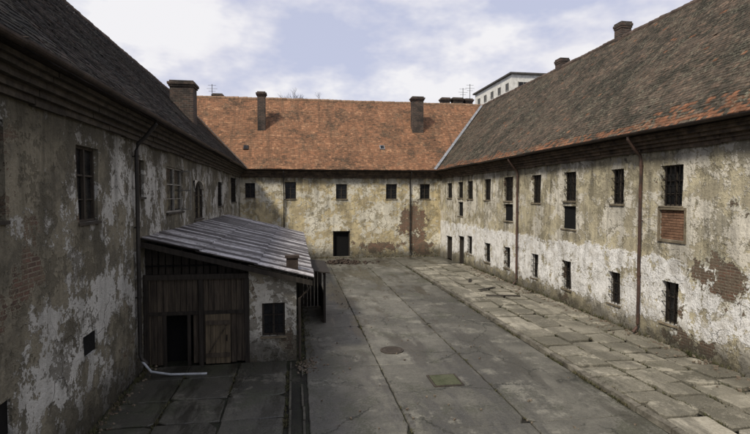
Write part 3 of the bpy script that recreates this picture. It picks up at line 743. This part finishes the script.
def seq(a,b,s,rnd,j=.15):
    o=[a]
    while o[-1]+s*1.3<b: o.append(o[-1]+s*(1+rnd.uniform(-j,j)))
    o.append(b); return o
rn=random.Random(5)
m=MB(); slabs(m,[.25,2.35,4.95,7.55],seq(2,39.6,3.7,rn,.2),.045,.012,.005,.014,1,sub=.4); 
slabs(m,[-4.2,-2.2,.2],seq(33.3,39.8,2.6,rn),.04,.012,.006,.012,2)
slabs(m,[7.6,11.8],[34.2,39.8],.04,.012,.006,.02,3)
o=m.build('courtyard_paving',M['conc']); o['kind']='structure'
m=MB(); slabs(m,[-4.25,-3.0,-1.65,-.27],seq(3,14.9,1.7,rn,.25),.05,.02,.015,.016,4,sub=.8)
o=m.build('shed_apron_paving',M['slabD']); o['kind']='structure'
m=MB()
ysp=seq(3,34,.92,rn,.22)
xs4=(7.82,8.85,9.8,10.8,11.82)
for i in range(4):
    yy_=[y_+ (0 if k_ in (0,len(ysp)-1) else [.0,.3,.08,.38][i]) for k_,y_ in enumerate(ysp)]
    slabs(m,[xs4[i],xs4[i+1]],yy_,.135,.042,.036,.022,6+i,sub=1.0)
o=m.build('pavement',M['slab']); o['kind']='structure'
m=MB(); y=3
while y<34: 
    L=rn.uniform(.9,1.1); m.hexa([(7.62+rn.uniform(-.015,.015),y,0),(7.79,y,0),(7.79,y+L-.03,0),(7.62,y+L-.03,0)]+[(7.625+rn.uniform(-.02,.02),y,.14+rn.uniform(-.03,.015)),(7.785,y,.145),(7.785,y+L-.03,.145),(7.625,y+L-.03,.14+rn.uniform(-.03,.015))],rn.random()); y+=L
o=m.build('kerb',M['curb']); o['kind']='structure'
m=MB()
for x in (-.19,.12):
    y=3
    while y<14.2:
        L=rn.uniform(.6,1.1)
        if rn.random()>.12:
            dx=rn.uniform(-.015,.015); m.box(x+dx,x+.05+dx,y,y+L-.03,-.05,.065+rn.uniform(-.02,.012),rn.random())
        y+=L
o=m.build('drain_channel',M['rail']); tag(o,'narrow open drain channel between low broken kerb stones running up to the shed corner','drain')

p=hit(445,380,2,.06)
t=thing('inspection_cover','square mossy concrete inspection cover set in the courtyard concrete','manhole cover',(p.x,p.y,.0))
m=MB(); m.box(p.x-.34,p.x+.34,p.y-.36,p.y+.36,.03,.07,.6); m.build('lid',M['cover'],t)
m=MB(); 
for s_ in (-1,1): m.box(p.x-.4,p.x+.4,p.y+s_*.39-.02,p.y+s_*.39+.02,.02,.066); m.box(p.x+s_*.38-.02,p.x+s_*.38+.02,p.y-.362,p.y+.362,.02,.066)
m.build('rim',M['rust'],t)
p=hit(392,350,2,.06)
t=thing('round_manhole_cover','round dull iron manhole cover in the middle of the yard','manhole cover',(p.x,p.y,0))
m=MB(); m.tube([(p.x,p.y,.02),(p.x,p.y,.066)],.3,24); 
for i in range(-2,3): m.box(p.x-.2,p.x+.2,p.y+i*.09-.015,p.y+i*.09+.015,.066,.073)
m.build('lid',M['rust'],t)
m=MB(); 
for i in range(24):
    a=2*math.pi*i/24;b=2*math.pi*(i+1)/24
    q=lambda r_,an,z:(p.x+r_*math.cos(an),p.y+r_*math.sin(an),z)
    m.hexa([q(.31,a,.02),q(.37,a,.02),q(.37,b,.02),q(.31,b,.02),q(.31,a,.068),q(.37,a,.068),q(.37,b,.068),q(.31,b,.068)])
m.build('rim',M['rust'],t)

# grass tufts (stuff)
g=MB()
def tuft(x,y,z,h,n):
    for _ in range(n):
        a=rn.uniform(0,6.28); r_=rn.uniform(0,.05); l=h*rn.uniform(.5,1.2); bx_,by=x+r_*math.cos(a),y+r_*math.sin(a); w_=.006+.006*rn.random()
        le=rn.uniform(.2,.9)*l; px,py=-math.sin(a)*w_,math.cos(a)*w_
        g.face([(bx_-px,by-py,z),(bx_+px,by+py,z),(bx_+math.cos(a)*le,by+math.sin(a)*le,z+l)],rn.random())
for _ in range(2000):
    y=9+25*rn.random()**1.4; x=rn.choice([7.55,7.58,7.6,7.8,8.85,9.8,10.8,11.75,11.8]); 
    if mn.noise(Vector((x,y*.8,0)))>-.1: tuft(x+rn.gauss(0,.03),y,.09 if x>7.7 else .03,.07,7)
for _ in range(1200):
    x=rn.choice([.22,2.35,4.95,-.25,-1.65,-3.0,0.18]); y=8+ (6 if x<0.2 else 25)*rn.random()
    if mn.noise(Vector((x,y*.9,5)))>-.05: tuft(x+rn.gauss(0,.03),y,.02,.055,7)
for _ in range(350):
    tuft(-4.2+abs(rn.gauss(0,.08)),rn.uniform(8,15),.02,.1,7)
for _ in range(400): tuft(rn.uniform(.02,.5),rn.uniform(14,33),.02,.09,8)
for _ in range(300): tuft(rn.uniform(-4,11.6),39.9-abs(rn.gauss(0,.25)),.04,.12,8)
for _ in range(260): tuft(11.78-abs(rn.gauss(0,.05)),rn.uniform(9,34),.12,.16,9)
o=g.build('weeds',M['grass']); tag(o,'short dry weeds growing in the joints and along the wall feet','grass',kind='stuff')

g=MB()
def chunk(x,y,z,s_):
    P=[Vector((a,b,c_)) for c_ in (0,.8) for a,b in ((-.5,-.5),(.5,-.5),(.5,.5),(-.5,.5))]
    an=rn.uniform(0,3); ca,sa=math.cos(an),math.sin(an)
    q=[]
    for v in P:
        v=v*s_*rn.uniform(.7,1.2); q.append((x+v.x*ca-v.y*sa,y+v.x*sa+v.y*ca,z+v.z*rn.uniform(.5,1)))
    g.hexa(q,rn.random())
for _ in range(900): 
    side=rn.random()
    if side<.6: chunk(11.8-abs(rn.gauss(0,.45)),rn.uniform(9,34),.13,rn.uniform(.02,.09))
    elif side<.75: chunk(-4.2+abs(rn.gauss(0,.2)),rn.uniform(8,15),.04,rn.uniform(.02,.07))
    else: chunk(rn.uniform(-4,11.5),39.9-abs(rn.gauss(0,.4)),.04,rn.uniform(.03,.1))
for _ in range(120): chunk(rn.gauss(.35,.2),rn.gauss(14.4,.3),.04,rn.uniform(.02,.06))
for _ in range(350): chunk(rn.uniform(.4,11.5),8+28*rn.random(),.05,rn.uniform(.015,.05))
o=g.build('rubble',M['stone']); tag(o,'scattered bits of fallen plaster and brick along the walls','rubble',kind='stuff')
g=MB(); c0=hit(342,264,2,0)
for _ in range(260):
    r_=abs(rn.gauss(0,.8)); a=rn.uniform(0,6.28); x=c0.x+r_*math.cos(a)*1.5; y=c0.y+r_*math.sin(a)*.6
    chunk(x,y,max(0,.28-.2*r_)*rn.random()+.03,rn.uniform(.06,.2))
o=g.build('rubble_heap',M['heap']); tag(o,'low heap of dark reddish rubble in front of the far doorway','rubble heap')
for i,(u,v,L,an,lb) in enumerate(((487,289,1.2,.5,'middle one of the dark boards lying loose on the pavement'),(503,296,1.6,-.3,'longest dark board lying askew on the pavement beside the red drainpipe'),(470,281,1.0,1.2,'short dark board lying farthest away on the pavement'))):
    p=hit(u,v,2,.17); m=MB(); d=Vector((math.cos(an),math.sin(an),0))*L/2; m.bar(Vector((p.x,p.y,.19))-d,Vector((p.x,p.y,.20))+d,.16,.03); o=m.build('loose_board',M['planksD']); tag(o,lb,'board','loose boards on the pavement')

# ================= LIGHT
w=bpy.data.worlds.new('World'); sc.world=w; w.use_nodes=True; nt=w.node_tree
k=N('w',nt); bg=nt.nodes['Background']
sky=nt.nodes.new('ShaderNodeTexSky'); sky.sky_type='NISHITA'; sky.sun_disc=False
EL,AZ=R(46),R(228)     # sun from behind-left of the camera
sky.sun_elevation=EL; sky.sun_rotation=AZ
tc=nt.nodes.new('ShaderNodeTexCoord'); gen=tc.outputs['Generated']
v=k.scale(gen,(2.3,2.3,4.6),(2.9,1.4,.6))
n1=k.noise(1.5,5,.58,vec=v); n2=k.noise(.8,2,.5,vec=v,off=4)
cm=k.step(k.math('ADD',k.math('MULTIPLY',n1,.6),k.math('MULTIPLY',n2,.4)),.46,.55)
skc=k.mix(1.0,sky.outputs[0],(.10,.10,.10),'MULTIPLY')
skc=k.mix(.85,skc,(.63,.66,.84))
cl=k.mix(k.step(n1,.44,.60),(.80,.79,.87),(.96,.95,.97))
fin=k.mix(k.math('MULTIPLY',cm,.95),skc,cl)
nt.links.new(fin,bg.inputs[0]); bg.inputs[1].default_value=.95
sd=bpy.data.lights.new('sun','SUN'); so=bpy.data.objects.new('sun',sd); C.objects.link(so); sd.energy=3.4; sd.angle=R(8); sd.color=(1,.92,.79)
dirv=Vector((math.sin(AZ)*math.cos(EL),math.cos(AZ)*math.cos(EL),math.sin(EL)))
so.rotation_euler=dirv.to_track_quat('Z','Y').to_euler()
